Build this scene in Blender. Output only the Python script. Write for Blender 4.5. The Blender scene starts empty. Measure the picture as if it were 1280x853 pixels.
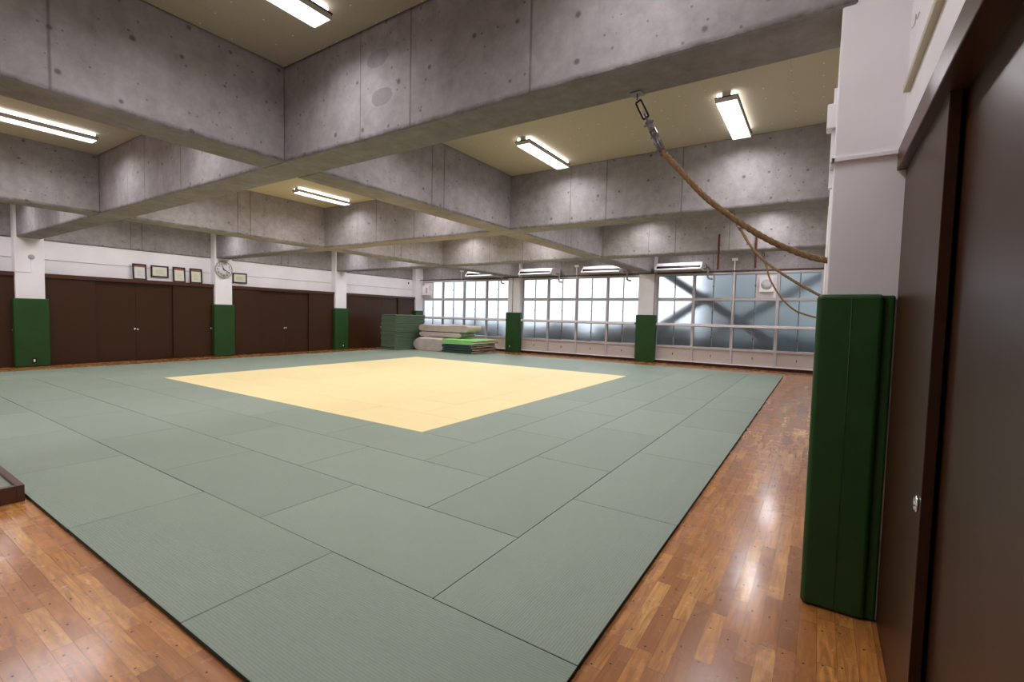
import bpy, bmesh, math, random
from mathutils import Vector, Matrix
R = math.radians
random.seed(7)
scene = bpy.context.scene
COL = scene.collection

# ------------------------------------------------------------------ helpers
def link(o, parent=None):
    COL.objects.link(o)
    if parent is not None:
        o.parent = parent
    return o

def tag(o, label=None, cat=None, group=None, kind=None):
    if label: o['label'] = label
    if cat: o['category'] = cat
    if group: o['group'] = group
    if kind: o['kind'] = kind
    return o

def empty(name, loc=(0, 0, 0), rz=0, parent=None):
    o = bpy.data.objects.new(name, None)
    o.empty_display_size = .1
    o.location = loc
    o.rotation_euler = (0, 0, rz)
    return link(o, parent)

def copy_tree(o, parent=None):
    c = o.copy()
    COL.objects.link(c)
    c.parent = parent
    for ch in list(o.children):
        copy_tree(ch, c)
    return c

class MB:
    """collects shapes, builds them as ONE mesh object"""
    def __init__(self):
        self.bm = bmesh.new()
        self.mi = 0
    def _done(self, faces):
        for f in faces: f.material_index = self.mi
    def box(self, x0, x1, y0, y1, z0, z1, bevel=0, seg=2, mat=None):
        bm2 = bmesh.new()
        v = [bm2.verts.new(p) for p in ((x0,y0,z0),(x1,y0,z0),(x1,y1,z0),(x0,y1,z0),(x0,y0,z1),(x1,y0,z1),(x1,y1,z1),(x0,y1,z1))]
        for q in ((3,2,1,0),(4,5,6,7),(0,1,5,4),(1,2,6,5),(2,3,7,6),(3,0,4,7)):
            bm2.faces.new([v[i] for i in q])
        if bevel:
            bmesh.ops.bevel(bm2, geom=list(bm2.edges), offset=bevel, segments=seg, profile=.5, affect='EDGES')
        self.merge(bm2, mat)
        return self
    def merge(self, bm2, mat=None):
        if mat is not None:
            bmesh.ops.transform(bm2, matrix=mat, verts=bm2.verts)
        m = {}
        for v in bm2.verts: m[v] = self.bm.verts.new(v.co)
        for f in bm2.faces:
            try:
                nf = self.bm.faces.new([m[v] for v in f.verts]); nf.material_index = self.mi; nf.smooth = f.smooth
            except ValueError: pass
        bm2.free()
    def prism(self, poly, axis, a, b, smooth=False, bevel=0):
        """extrude 2-D polygon between a and b along axis (0,1,2); poly in the other two coords in cyclic order"""
        bm2 = bmesh.new()
        def P(p, t):
            c = [0,0,0]; o = [i for i in (0,1,2) if i != axis]
            c[o[0]], c[o[1]], c[axis] = p[0], p[1], t
            return c
        A = [bm2.verts.new(P(p, a)) for p in poly]; B = [bm2.verts.new(P(p, b)) for p in poly]
        n = len(poly)
        bm2.faces.new(A[::-1]); bm2.faces.new(B)
        for i in range(n):
            f = bm2.faces.new((A[i], A[(i+1)%n], B[(i+1)%n], B[i])); f.smooth = smooth
        bmesh.ops.recalc_face_normals(bm2, faces=bm2.faces)
        if bevel:
            bmesh.ops.bevel(bm2, geom=list(bm2.edges), offset=bevel, segments=2, profile=.5, affect='EDGES')
        self.merge(bm2)
        return self
    def tube(self, pts, r, n=10, closed=False, caps=True, smooth=True):
        pts = [Vector(p) for p in pts]
        N = len(pts)
        rs = r if isinstance(r, (list, tuple)) else [r]*N
        rings = []
        up = None
        for i, p in enumerate(pts):
            a = pts[(i-1) % N] if (closed or i > 0) else p
            b = pts[(i+1) % N] if (closed or i < N-1) else p
            t = (b - a).normalized()
            if up is None:
                up = t.orthogonal().normalized()
            else:
                up = (up - t*up.dot(t))
                up = up.normalized() if up.length > 1e-6 else t.orthogonal().normalized()
            s = t.cross(up)
            rings.append([self.bm.verts.new(p + (up*math.cos(2*math.pi*k/n) + s*math.sin(2*math.pi*k/n))*rs[i]) for k in range(n)])
        for i in range(N if closed else N-1):
            A, B = rings[i], rings[(i+1) % N]
            for k in range(n):
                f = self.bm.faces.new((A[k], A[(k+1)%n], B[(k+1)%n], B[k])); f.smooth = smooth; f.material_index = self.mi
        if caps and not closed:
            f = self.bm.faces.new(rings[0][::-1]); f.material_index = self.mi
            f = self.bm.faces.new(rings[-1]); f.material_index = self.mi
        return self
    def cyl(self, p, q, r, n=20, smooth=True):
        return self.tube([p, q], r, n, smooth=smooth)
    def lathe(self, prof, centre, axis='X', n=40, smooth=True, caps=True):
        """profile (radius, height) spun about an axis through centre"""
        c = Vector(centre); rings = []
        ex = {'X': (Vector((1,0,0)), Vector((0,1,0)), Vector((0,0,1))), 'Y': (Vector((0,1,0)), Vector((0,0,1)), Vector((1,0,0))), 'Z': (Vector((0,0,1)), Vector((1,0,0)), Vector((0,1,0)))}[axis]
        for r, h in prof:
            rings.append([self.bm.verts.new(c + ex[0]*h + (ex[1]*math.cos(2*math.pi*k/n) + ex[2]*math.sin(2*math.pi*k/n))*max(r, 1e-4)) for k in range(n)])
        for A, B in zip(rings, rings[1:]):
            for k in range(n):
                f = self.bm.faces.new((A[k], A[(k+1)%n], B[(k+1)%n], B[k])); f.smooth = smooth; f.material_index = self.mi
        if caps:
            f = self.bm.faces.new(rings[-1]); f.material_index = self.mi
            f = self.bm.faces.new(rings[0][::-1]); f.material_index = self.mi
        return self
    def build(self, name, mats, parent=None, recalc=False):
        me = bpy.data.meshes.new(name)
        if recalc: bmesh.ops.recalc_face_normals(self.bm, faces=self.bm.faces)
        self.bm.to_mesh(me); self.bm.free()
        for m in (mats if isinstance(mats, (list, tuple)) else [mats]): me.materials.append(m)
        return link(bpy.data.objects.new(name, me), parent)

def struct(name, mb, mats, parent=None, recalc=False):
    o = mb.build(name, mats, parent, recalc)
    if parent is None: o['kind'] = 'structure'
    return o

# ------------------------------------------------------------------ materials
class NT:
    def __init__(self, name):
        self.m = bpy.data.materials.new(name); self.m.use_nodes = True
        self.t = self.m.node_tree; self.n = self.t.nodes; self.l = self.t.links
        self.p = self.n['Principled BSDF']
        self.out = self.n['Material Output']
    def node(self, typ, **kw):
        x = self.n.new(typ)
        for k, v in kw.items(): setattr(x, k, v)
        return x
    def put(self, sock, v):
        if isinstance(v, bpy.types.NodeSocket): self.l.new(v, sock)
        else: sock.default_value = v
    def math(self, op, a, b=0.0, c=0.0, clamp=False):
        x = self.node('ShaderNodeMath', operation=op, use_clamp=clamp)
        self.put(x.inputs[0], a); self.put(x.inputs[1], b)
        if len(x.inputs) > 2: self.put(x.inputs[2], c)
        return x.outputs[0]
    def mix(self, f, a, b, blend='MIX'):
        x = self.node('ShaderNodeMix', data_type='RGBA', blend_type=blend)
        self.put(x.inputs[0], f)
        self.put(x.inputs[6], a if isinstance(a, bpy.types.NodeSocket) else (*a, 1))
        self.put(x.inputs[7], b if isinstance(b, bpy.types.NodeSocket) else (*b, 1))
        return x.outputs[2]
    def ramp(self, f, stops, interp='LINEAR'):
        x = self.node('ShaderNodeValToRGB'); self.put(x.inputs[0], f)
        r = x.color_ramp; r.interpolation = interp
        while len(r.elements) < len(stops): r.elements.new(.5)
        for e, (p, c) in zip(r.elements, stops):
            e.position = p; e.color = (*c, 1) if not isinstance(c, float) else (c, c, c, 1)
        return x.outputs[0]
    def noise(self, vec, scale, detail=3, rough=.55, dim='3D', dist=0):
        x = self.node('ShaderNodeTexNoise', noise_dimensions=dim)
        self.put(x.inputs['Vector'], vec); x.inputs['Scale'].default_value = scale
        x.inputs['Detail'].default_value = detail; x.inputs['Roughness'].default_value = rough; x.inputs['Distortion'].default_value = dist
        return x.outputs[0]
    def vor(self, vec, scale, rnd=1.0, dim='3D'):
        x = self.node('ShaderNodeTexVoronoi', voronoi_dimensions=dim)
        self.put(x.inputs['Vector'], vec); x.inputs['Scale'].default_value = scale; x.inputs['Randomness'].default_value = rnd
        return x
    def coord(self, kind='Object'):
        return self.node('ShaderNodeTexCoord').outputs[kind]
    def xyz(self, v):
        x = self.node('ShaderNodeSeparateXYZ'); self.l.new(v, x.inputs[0]); return x.outputs
    def vec(self, x=0.0, y=0.0, z=0.0):
        c = self.node('ShaderNodeCombineXYZ'); self.put(c.inputs[0], x); self.put(c.inputs[1], y); self.put(c.inputs[2], z); return c.outputs[0]
    def bump(self, h, strength=.3, dist=.01):
        b = self.node('ShaderNodeBump'); b.inputs['Strength'].default_value = strength; b.inputs['Distance'].default_value = dist
        self.put(b.inputs['Height'], h); self.l.new(b.outputs[0], self.p.inputs['Normal']); return b
    def col(self, c): self.put(self.p.inputs['Base Color'], c if isinstance(c, bpy.types.NodeSocket) else (*c, 1))
    def set(self, **kw):
        for k, v in kw.items(): self.put(self.p.inputs[k.replace('_', ' ')], v)
        return self

def simple(name, c, rough=.5, metal=0, noise=.06, scale=40, spec=.5):
    k = NT(name); v = k.coord()
    n = k.noise(v, scale, 3)
    f = k.math('MULTIPLY', k.math('SUBTRACT', n, .5), noise*2)
    k.col(k.mix(k.math('ADD', .5, f), tuple(x*(1-noise) for x in c), tuple(min(1, x*(1+noise)) for x in c)))
    k.set(Roughness=rough, Metallic=metal)
    k.p.inputs['Specular IOR Level'].default_value = spec
    return k.m

def srgb(r, g, b):
    f = lambda u: (u/255/12.92) if u <= 10 else ((u/255+.055)/1.055)**2.4
    return (f(r), f(g), f(b))

M = {}
# --- layout numbers (metres)
CX, PX = -4.739, 6.064        # pillar column centre and spacing along x
CY, PY = 2.42, 4.808          # first pillar row and spacing along y
BWX, BWY = .483, .46          # beam widths (beams along y / along x)
ZB, ZC = 3.387, 4.45          # underside of the beams, ceiling
WL, WR, WF, WB = -16.9, 1.18, 17.1, -2.95

# concrete ------------------------------------------------------------
def concrete():
    k = NT('board_formed_concrete'); v = k.coord(); X, Y, Z = k.xyz(v)
    nx, ny, nz = k.xyz(k.node('ShaderNodeNewGeometry').outputs['Normal'])
    isx = k.math('GREATER_THAN', k.math('ABSOLUTE', nx), .7)        # faces looking along x run along y
    t = k.math('ADD', k.math('MULTIPLY', Y, isx), k.math('MULTIPLY', X, k.math('SUBTRACT', 1.0, isx)))
    vert = k.math('LESS_THAN', k.math('ABSOLUTE', nz), .5)
    tz = k.vec(t, k.math('ADD', Z, k.math('MULTIPLY', isx, 13.3)), k.math('MULTIPLY', Y, .21))
    base = k.ramp(k.noise(v, .9, 5, .62), [(.30, srgb(122, 116, 115)), (.52, srgb(146, 140, 140)), (.72, srgb(170, 165, 167))])
    base = k.mix(.35, base, k.ramp(k.noise(v, 7, 5, .7), [(.3, srgb(112, 107, 107)), (.7, srgb(178, 173, 175))]))
    # vertical drift streaks
    st = k.noise(k.vec(k.math('MULTIPLY', t, 5.0), k.math('MULTIPLY', Z, .5), 0.0), 1.6, 4, .6)
    base = k.mix(k.math('MULTIPLY', k.math('SUBTRACT', st, .5, clamp=True), .9), base, srgb(104, 98, 95))
    # formwork joints
    def near(a, at, w, soft):
        d = k.math('ABSOLUTE', k.math('SUBTRACT', a, at))
        return k.math('SUBTRACT', 1.0, k.math('DIVIDE', k.math('SUBTRACT', d, w, clamp=True), soft), clamp=True)
    px = k.math('FLOORED_MODULO', k.math('SUBTRACT', X, CX), PX)
    py = k.math('FLOORED_MODULO', k.math('SUBTRACT', Y, CY), PY)
    jn = k.math('MULTIPLY', k.math('MAXIMUM', near(px, 2.29, .004, .012), k.math('MAXIMUM', near(px, 3.60, .004, .012), near(px, 1.58, .003, .006))), k.math('SUBTRACT', 1.0, isx))
    jy = k.math('MULTIPLY', k.math('MAXIMUM', near(py, 2.27, .004, .012), near(py, 2.56, .004, .012)), isx)
    joint = k.math('MULTIPLY', k.math('MAXIMUM', jn, jy), k.math('MULTIPLY', vert, k.math('ADD', .35, k.noise(v, 3.0, 3))))
    # tie holes and bug holes
    a = k.vor(tz, 2.1, .55, '2D'); ad = a.outputs['Distance']
    hr = k.math('MULTIPLY', k.xyz(a.outputs['Color'])[0], .034)
    hole = k.math('SUBTRACT', 1.0, k.math('DIVIDE', k.math('SUBTRACT', ad, hr, clamp=True), .035), clamp=True)
    b = k.vor(tz, 9, 1, '2D'); bd = b.outputs['Distance']
    br = k.math('SUBTRACT', k.math('MULTIPLY', k.xyz(b.outputs['Color'])[1], .32), .24)
    pit = k.math('SUBTRACT', 1.0, k.math('DIVIDE', k.math('SUBTRACT', bd, br, clamp=True), .05), clamp=True)
    pit = k.math('MULTIPLY', pit, k.math('GREATER_THAN', br, 0.0))
    marks = k.math('MULTIPLY', k.math('MAXIMUM', k.math('MULTIPLY', hole, .75), k.math('MULTIPLY', pit, .6)), vert)
    base = k.mix(marks, base, srgb(74, 69, 66))
    base = k.mix(k.math('MULTIPLY', joint, .7), base, srgb(78, 70, 66))
    # two oval mortar patches on the beam face by the first lamp
    pn = k.math('MULTIPLY', k.math('SUBTRACT', k.noise(v, 14, 3), .5), .5)
    for (ax_, az_) in ((-2.905, 4.14), (-2.842, 3.758)):
        ex = k.math('DIVIDE', k.math('SUBTRACT', X, ax_), .15); ez = k.math('DIVIDE', k.math('SUBTRACT', Z, az_), .085)
        e = k.math('ADD', k.math('ADD', k.math('MULTIPLY', ex, ex), k.math('MULTIPLY', ez, ez)), pn)
        inside = k.math('MULTIPLY', k.math('LESS_THAN', e, 1.0), k.math('MULTIPLY', k.math('LESS_THAN', k.math('ABSOLUTE', k.math('SUBTRACT', Y, 2.19)), .03), .6))
        base = k.mix(inside, base, srgb(112, 110, 112))
    # a grimy broken line along the lower arris
    ar = k.math('SUBTRACT', 1.0, k.math('DIVIDE', k.math('ABSOLUTE', k.math('SUBTRACT', Z, ZB+.004)), .05), clamp=True)
    ar = k.math('MULTIPLY', ar, k.math('MULTIPLY', k.math('SUBTRACT', k.noise(v, 5, 5, .7), .22), 3.6), clamp=True)
    base = k.mix(k.math('MULTIPLY', k.math('MULTIPLY', ar, .9), k.math('ADD', .22, k.math('MULTIPLY', vert, .78))), base, srgb(66, 58, 50))
    k.col(base); k.set(Roughness=.75)
    h = k.math('SUBTRACT', k.math('MULTIPLY', k.noise(v, 22, 5, .65), .3), k.math('MULTIPLY', k.math('MAXIMUM', marks, joint), .8))
    k.bump(h, .35, .006)
    return k.m
M['concrete'] = concrete()

def ceiling_mat():
    k = NT('cream_ceiling_board'); v = k.coord(); X, Y, Z = k.xyz(v)
    fx = k.math('SUBTRACT', k.math('FLOORED_MODULO', X, .303), .15); fy = k.math('SUBTRACT', k.math('FLOORED_MODULO', k.math('ADD', Y, .1), .3), .15)
    d = k.math('SQRT', k.math('ADD', k.math('MULTIPLY', fx, fx), k.math('MULTIPLY', fy, fy)))
    cellrnd = k.node('ShaderNodeTexWhiteNoise', noise_dimensions='2D')
    k.l.new(k.vec(k.math('FLOOR', k.math('DIVIDE', X, .303)), k.math('FLOOR', k.math('DIVIDE', k.math('ADD', Y, .1), .3)), 0.0), cellrnd.inputs['Vector'])
    dot = k.math('MULTIPLY', k.math('LESS_THAN', d, .009), k.math('GREATER_THAN', cellrnd.outputs[0], .35))
    n = k.ramp(k.noise(v, 60, 3), [(.3, srgb(176, 167, 147)), (.7, srgb(186, 177, 157))])
    jx = k.math('LESS_THAN', k.math('ABSOLUTE', k.math('SUBTRACT', k.math('FLOORED_MODULO', X, .91), .455)), .0025)
    n = k.mix(k.math('MULTIPLY', jx, .35), n, srgb(140, 128, 100))
    k.col(k.mix(dot, n, srgb(236, 230, 214))); k.set(Roughness=.85)
    k.bump(k.noise(v, 130, 2), .15, .002)
    return k.m
M['ceiling'] = ceiling_mat()

def plaster():
    k = NT('white_painted_plaster'); v = k.coord()
    k.col(k.ramp(k.noise(v, 1.4, 4), [(.3, srgb(230, 226, 229)), (.7, srgb(240, 236, 240))])); k.set(Roughness=.6)
    k.bump(k.noise(v, 160, 3, .6), .12, .003)
    return k.m
M['white'] = plaster()

def wood_floor(name, along_x):
    k = NT(name); v = k.coord(); X, Y, Z = k.xyz(v)
    a, c = (X, Y) if along_x else (Y, X)           # a runs along the boards, c across
    W, L = .084, 1.3
    row = k.math('FLOOR', k.math('DIVIDE', c, W))
    wn = k.node('ShaderNodeTexWhiteNoise', noise_dimensions='1D'); k.put(wn.inputs['W'], row)
    a2 = k.math('ADD', k.math('DIVIDE', a, L), k.math('MULTIPLY', wn.outputs[0], 7.3))
    idx = k.math('FLOOR', a2)
    # each nominal length is cut again at a random place, so board lengths vary
    w3 = k.node('ShaderNodeTexWhiteNoise', noise_dimensions='2D'); k.l.new(k.vec(idx, row, 0.0), w3.inputs['Vector'])
    fa = k.math('SUBTRACT', a2, idx)
    cut = k.math('ADD', .25, k.math('MULTIPLY', w3.outputs[0], .5))
    half = k.math('GREATER_THAN', fa, cut)
    w2 = k.node('ShaderNodeTexWhiteNoise', noise_dimensions='3D'); k.l.new(k.vec(idx, row, half), w2.inputs['Vector'])
    rnd = w2.outputs[0]
    fc = k.math('SUBTRACT', k.math('DIVIDE', c, W), row)
    gv = k.vec(k.math('ADD', k.math('MULTIPLY', a, 1.5), k.math('MULTIPLY', rnd, 37)), k.math('MULTIPLY', c, 14), k.math('MULTIPLY', rnd, 9))
    grain = k.noise(gv, 1.5, 6, .65, dist=1.6)
    fine = k.noise(k.vec(k.math('MULTIPLY', a, 6), k.math('MULTIPLY', c, 150), rnd), 1.0, 3)
    colr = k.ramp(rnd, [(0, srgb(128, 76, 34)), (.2, srgb(166, 104, 48)), (.5, srgb(192, 127, 60)), (.78, srgb(206, 143, 72)), (1, srgb(228, 174, 98))])
    colr = k.mix(k.ramp(grain, [(.38, .0), (.60, .75)]), colr, srgb(130, 74, 36))
    colr = k.mix(k.ramp(k.noise(gv, .7, 2, .5, dist=3), [(.6, .0), (.68, .55)]), colr, srgb(110, 56, 30))
    colr = k.mix(k.math('MULTIPLY', fine, .22), colr, srgb(225, 165, 100))
    # broad worn patches
    colr = k.mix(k.ramp(k.noise(v, 1.1, 4, .6), [(.45, .0), (.75, .35)]), colr, srgb(156, 94, 52))
    seam = k.math('MAXIMUM', k.math('LESS_THAN', k.math('ABSOLUTE', k.math('SUBTRACT', fc, .5)), -1.0), k.math('GREATER_THAN', k.math('ABSOLUTE', k.math('SUBTRACT', fc, .5)), .488))
    ends = k.math('MAXIMUM', k.math('LESS_THAN', fa, .0026), k.math('LESS_THAN', k.math('ABSOLUTE', k.math('SUBTRACT', fa, cut)), .0016))
    seam = k.math('MAXIMUM', seam, ends)
    # dark plugged nail holes, one row per joist
    ja = k.math('MULTIPLY', k.math('SUBTRACT', k.math('FLOORED_MODULO', k.math('ADD', a, k.math('MULTIPLY', wn.outputs[0], .12)), .303), .15), 1.0)
    jc = k.math('MULTIPLY', k.math('SUBTRACT', fc, k.math('ADD', .2, k.math('MULTIPLY', wn.outputs[0], .25))), W)
    nd = k.math('SQRT', k.math('ADD', k.math('MULTIPLY', ja, ja), k.math('MULTIPLY', jc, jc)))
    nail = k.math('LESS_THAN', nd, .0050)
    colr = k.mix(k.math('MULTIPLY', seam, .65), colr, srgb(66, 36, 22))
    colr = k.mix(nail, colr, srgb(28, 18, 14))
    k.col(colr)
    wear = k.noise(v, 5, 4, .6)
    k.set(Roughness=k.math('ADD', .16, k.math('MULTIPLY', wear, .2)))
    k.p.inputs['Coat Weight'].default_value = .55
    k.p.inputs['Coat Roughness'].default_value = .15
    h = k.math('SUBTRACT', k.math('ADD', k.math('MULTIPLY', k.noise(v, 7, 3), .45), k.math('MULTIPLY', k.math('SUBTRACT', rnd, .5), k.math('ADD', .2, fc))), k.math('MULTIPLY', seam, .3))
    b = k.bump(h, .22, .006)
    k.l.new(b.outputs[0], k.p.inputs['Coat Normal'])
    return k.m
M['floor_y'] = wood_floor('varnished_floorboards_lengthwise', False)
M['floor_x'] = wood_floor('varnished_floorboards_crosswise', True)

def tatami(name, c0, c1, ridge):
    k = NT(name); v = k.coord(); X, Y, Z = k.xyz(v)
    info = k.node('ShaderNodeObjectInfo')
    s = k.math('SINE', k.math('MULTIPLY', Y, 2*math.pi/.0152))
    fib = k.noise(k.vec(k.math('MULTIPLY', X, 25), k.math('MULTIPLY', Y, 170), info.outputs['Random']), 1.0, 3)
    f = k.math('ADD', k.math('MULTIPLY', s, ridge), k.math('ADD', k.math('MULTIPLY', fib, .45), k.math('MULTIPLY', k.noise(v, 2.2, 3), .25)))
    f = k.math('ADD', f, k.math('MULTIPLY', k.math('SUBTRACT', info.outputs['Random'], .5), .22))
    k.col(k.mix(f, c0, c1)); k.set(Roughness=.48)
    k.p.inputs['Specular IOR Level'].default_value = .5
    k.bump(s, .4, .002)
    return k.m
M['mat_green'] = tatami('green_woven_vinyl', srgb(114, 128, 112), srgb(144, 156, 139), .22)
M['mat_yellow'] = tatami('pale_yellow_woven_vinyl', srgb(226, 205, 144), srgb(241, 224, 168), .12)
M['mat_side'] = simple('dark_mat_edge', srgb(34, 40, 32), .8)
M['stack_green'] = tatami('sage_green_mat_cover', srgb(94, 114, 92), srgb(122, 140, 116), .1)
M['pad'] = None
def pad_mat():
    k = NT('green_leatherette'); v = k.coord()
    k.col(k.ramp(k.noise(v, 3, 4), [(.3, srgb(30, 66, 27)), (.7, srgb(37, 77, 33))])); k.set(Roughness=.45)
    k.p.inputs['Specular IOR Level'].default_value = .35
    k.bump(k.math('ADD', k.vor(v, 420).outputs['Distance'], k.math('MULTIPLY', k.noise(v, 5, 2), 2.2)), .12, .004)
    return k.m
M['pad'] = pad_mat()
def door_mat():
    k = NT('brown_laminate'); v = k.coord()
    k.col(k.ramp(k.noise(v, 260, 2, .5), [(.3, srgb(54, 31, 15)), (.7, srgb(65, 38, 20))])); k.set(Roughness=.36)
    k.p.inputs['Specular IOR Level'].default_value = .35
    k.bump(k.noise(v, 300, 2), .06, .002)
    return k.m
M['door'] = door_mat()
M['door_dark'] = simple('dark_brown_stained_wood', srgb(54, 30, 19), .4, scale=14, noise=.2)
M['lintel'] = simple('brown_stained_wood', srgb(74, 44, 29), .35, scale=14, noise=.18)
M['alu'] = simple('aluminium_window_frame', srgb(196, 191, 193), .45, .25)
M['alu_dark'] = simple('shaded_aluminium_sash', srgb(118, 116, 122), .5, .3)  # darker copy of the frame aluminium, with shade put into its colour
M['alu_white'] = simple('white_coated_rail', srgb(236, 230, 233), .4)
M['panel'] = simple('beige_window_panel', srgb(196, 186, 178), .55)
M['black'] = simple('black_plastic', srgb(24, 22, 24), .5)
M['plastic'] = simple('white_plastic', srgb(240, 238, 240), .45)
M['grey_plastic'] = simple('grey_plastic', srgb(168, 166, 164), .5)
M['beige_plastic'] = simple('beige_conduit_plastic', srgb(196, 190, 168), .5)
M['chrome'] = simple('chrome', (.75, .75, .76), .18, 1.0)
M['steel'] = simple('galvanised_steel', srgb(130, 122, 122), .4, .8)
M['iron'] = simple('dark_iron', srgb(40, 36, 34), .5, .6)
M['red_paint'] = simple('dark_red_paint', srgb(84, 26, 20), .45)
M['brown_pipe'] = simple('red_brown_pipe_paint', srgb(82, 50, 44), .5)
M['paper'] = simple('cream_paper', srgb(222, 218, 196), .8)
M['paper_white'] = simple('white_paper', srgb(216, 216, 214), .8)
M['orange'] = simple('orange_brown_strip', srgb(134, 92, 60), .7)
M['ink'] = simple('faded_ink', srgb(168, 164, 142), .8)
M['frame_wood'] = simple('dark_frame_wood', srgb(46, 22, 20), .35, scale=30, noise=.25)
M['tray_wood'] = simple('reddish_brown_wood', srgb(82, 52, 40), .4, scale=14, noise=.25)
M['tray_mat'] = simple('grey_green_tray_mat', srgb(126, 134, 124), .8, scale=200, noise=.2)
M['clock_face'] = simple('white_clock_face', srgb(222, 224, 228), .4)
M['baseboard'] = simple('dark_baseboard', srgb(58, 32, 22), .45)
def cloth(name, a, b):
    k = NT(name); v = k.coord()
    k.col(k.ramp(k.noise(v, 3, 5, .65), [(.3, a), (.7, b)])); k.set(Roughness=.8)
    k.bump(k.noise(v, 9, 4), .35, .02)
    return k.m
M['canvas'] = cloth('beige_canvas', srgb(176, 162, 152), srgb(200, 186, 174))
M['lime'] = cloth('bright_green_vinyl', srgb(128, 196, 104), srgb(150, 214, 126))
M['navy'] = cloth('dark_navy_vinyl', srgb(30, 48, 58), srgb(44, 62, 68))
M['dkgreen'] = cloth('dark_green_vinyl', srgb(34, 60, 40), srgb(50, 78, 50))
M['dkgrey'] = cloth('dark_grey_green_vinyl', srgb(46, 56, 46), srgb(60, 72, 58))
M['lining'] = cloth('beige_mat_lining', srgb(182, 164, 146), srgb(206, 192, 172))
M['rust'] = cloth('reddish_mat_lining', srgb(140, 80, 62), srgb(172, 120, 92))
def rope_mat():
    k = NT('manila_rope'); v = k.coord()
    n = k.noise(v, 260, 3, .7)
    k.col(k.mix(k.ramp(k.noise(v, 40, 3), [(.35, .0), (.7, .6)]), k.ramp(n, [(.3, srgb(112, 86, 52)), (.7, srgb(164, 132, 88))]), srgb(96, 72, 44))); k.set(Roughness=.9)
    k.bump(n, .5, .003)
    return k.m
M['rope'] = rope_mat()
def glow(name, c, s):
    k = NT(name)
    k.col((.8, .8, .8)); k.put(k.p.inputs['Emission Color'], (*c, 1)); k.p.inputs['Emission Strength'].default_value = s
    return k.m
LAMP = 3.2
POWER = 14.0
M['lamp'] = glow('lit_lamp_cover', (.985, .955, 1), LAMP)
M['lamp_side'] = glow('lit_lamp_side', (1, .965, .985), LAMP*.85)
M['lamp_body'] = simple('pale_lamp_housing', srgb(206, 200, 192), .5)
M['lamp_edge'] = simple('dark_lamp_edge', srgb(60, 50, 46), .6)
def frosted():
    k = NT('frosted_glass'); v = k.coord()
    k.col((.90, .94, .97)); k.set(Roughness=.34)
    k.p.inputs['Transmission Weight'].default_value = 1; k.p.inputs['IOR'].default_value = 1.45
    k.bump(k.noise(v, 70, 2), .25, .004)
    return k.m
M['glass'] = frosted()

# ------------------------------------------------------------------ room shell
XS = [CX - 2*PX, CX - PX, CX, CX + PX]
YS = [CY - PY, CY, CY + PY, CY + 2*PY, CY + 3*PY]
mb = MB(); mb.box(-17.6, 2.2, -3.6, 17.25, -.2, 0)
fl = MB()
fl.bm.free(); fl.bm = bmesh.new()
q = fl.bm
def quad(bm, pts, mi):
    f = bm.faces.new([bm.verts.new(p) for p in pts]); f.material_index = mi
quad(q, ((-17.6, 0, 0), (.35, 0, 0), (2.2, 0, 0), (2.2, 17.25, 0), (-17.6, 17.25, 0)), 0)
quad(q, ((-17.6, -3.6, 0), (2.2, -3.6, 0), (2.2, 0, 0), (-17.6, 0, 0)), 1)
quad(q, ((-17.6, -3.6, -.2), (-17.6, 17.25, -.2), (2.2, 17.25, -.2), (2.2, -3.6, -.2)), 0)
for a, b in (((-17.6, -3.6), (2.2, -3.6)), ((2.2, -3.6), (2.2, 17.25)), ((2.2, 17.25), (-17.6, 17.25)), ((-17.6, 17.25), (-17.6, -3.6))):
    quad(q, ((*a, -.2), (*b, -.2), (*b, 0), (*a, 0)), 0)
mb.bm.free()
struct('floor', fl, [M['floor_y'], M['floor_x']])
cm = MB().box(-17.6, 2.2, -3.6, 17.6, ZC + .06, ZC + .2)
gx = [WL - .02, XS[1]-BWX/2, XS[1]+BWX/2, XS[2]-BWX/2, XS[2]+BWX/2, WR]
gy = [WB] + [v for yy in YS[:4] for v in (yy - BWY/2, yy + BWY/2)] + [17.06]
for xa, xb in zip(gx[::2], gx[1::2]):
    for ya, yb in zip(gy[::2], gy[1::2]):
        g_ = .028
        cm.box(xa + g_, xb - g_, ya + g_, yb - g_, ZC, ZC + .022)
struct('ceiling', cm, M['ceiling'])
# left wall: doors below, white above, concrete upstand on top
struct('wall_left', MB().box(-17.3, WL, -3.2, 17.1, 2.485, 3.39).box(-17.3, WL - .15, -3.2, 17.1, 0, 2.38), M['white'])
struct('wall_back', MB().box(-17.6, 2.2, WB - .25, WB, 0, ZC + .1), M['white'])
struct('wall_right', MB().box(WR, 1.6, -3.2, 17.1, 2.56, ZC + .1).box(1.32, 1.6, -3.2, 17.1, 0, 2.56), M['white'])
mb = MB().box(-17.3, 2.2, 17.06, 17.35, 3.35, ZC + .1)
struct('wall_front', mb, M['concrete'])
struct('trim_1', MB().box(WL - .02, WL + .012, -2.9, 17.0, 2.872, 2.887), M['grey_plastic'])   # picture rail line on the white wall

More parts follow.
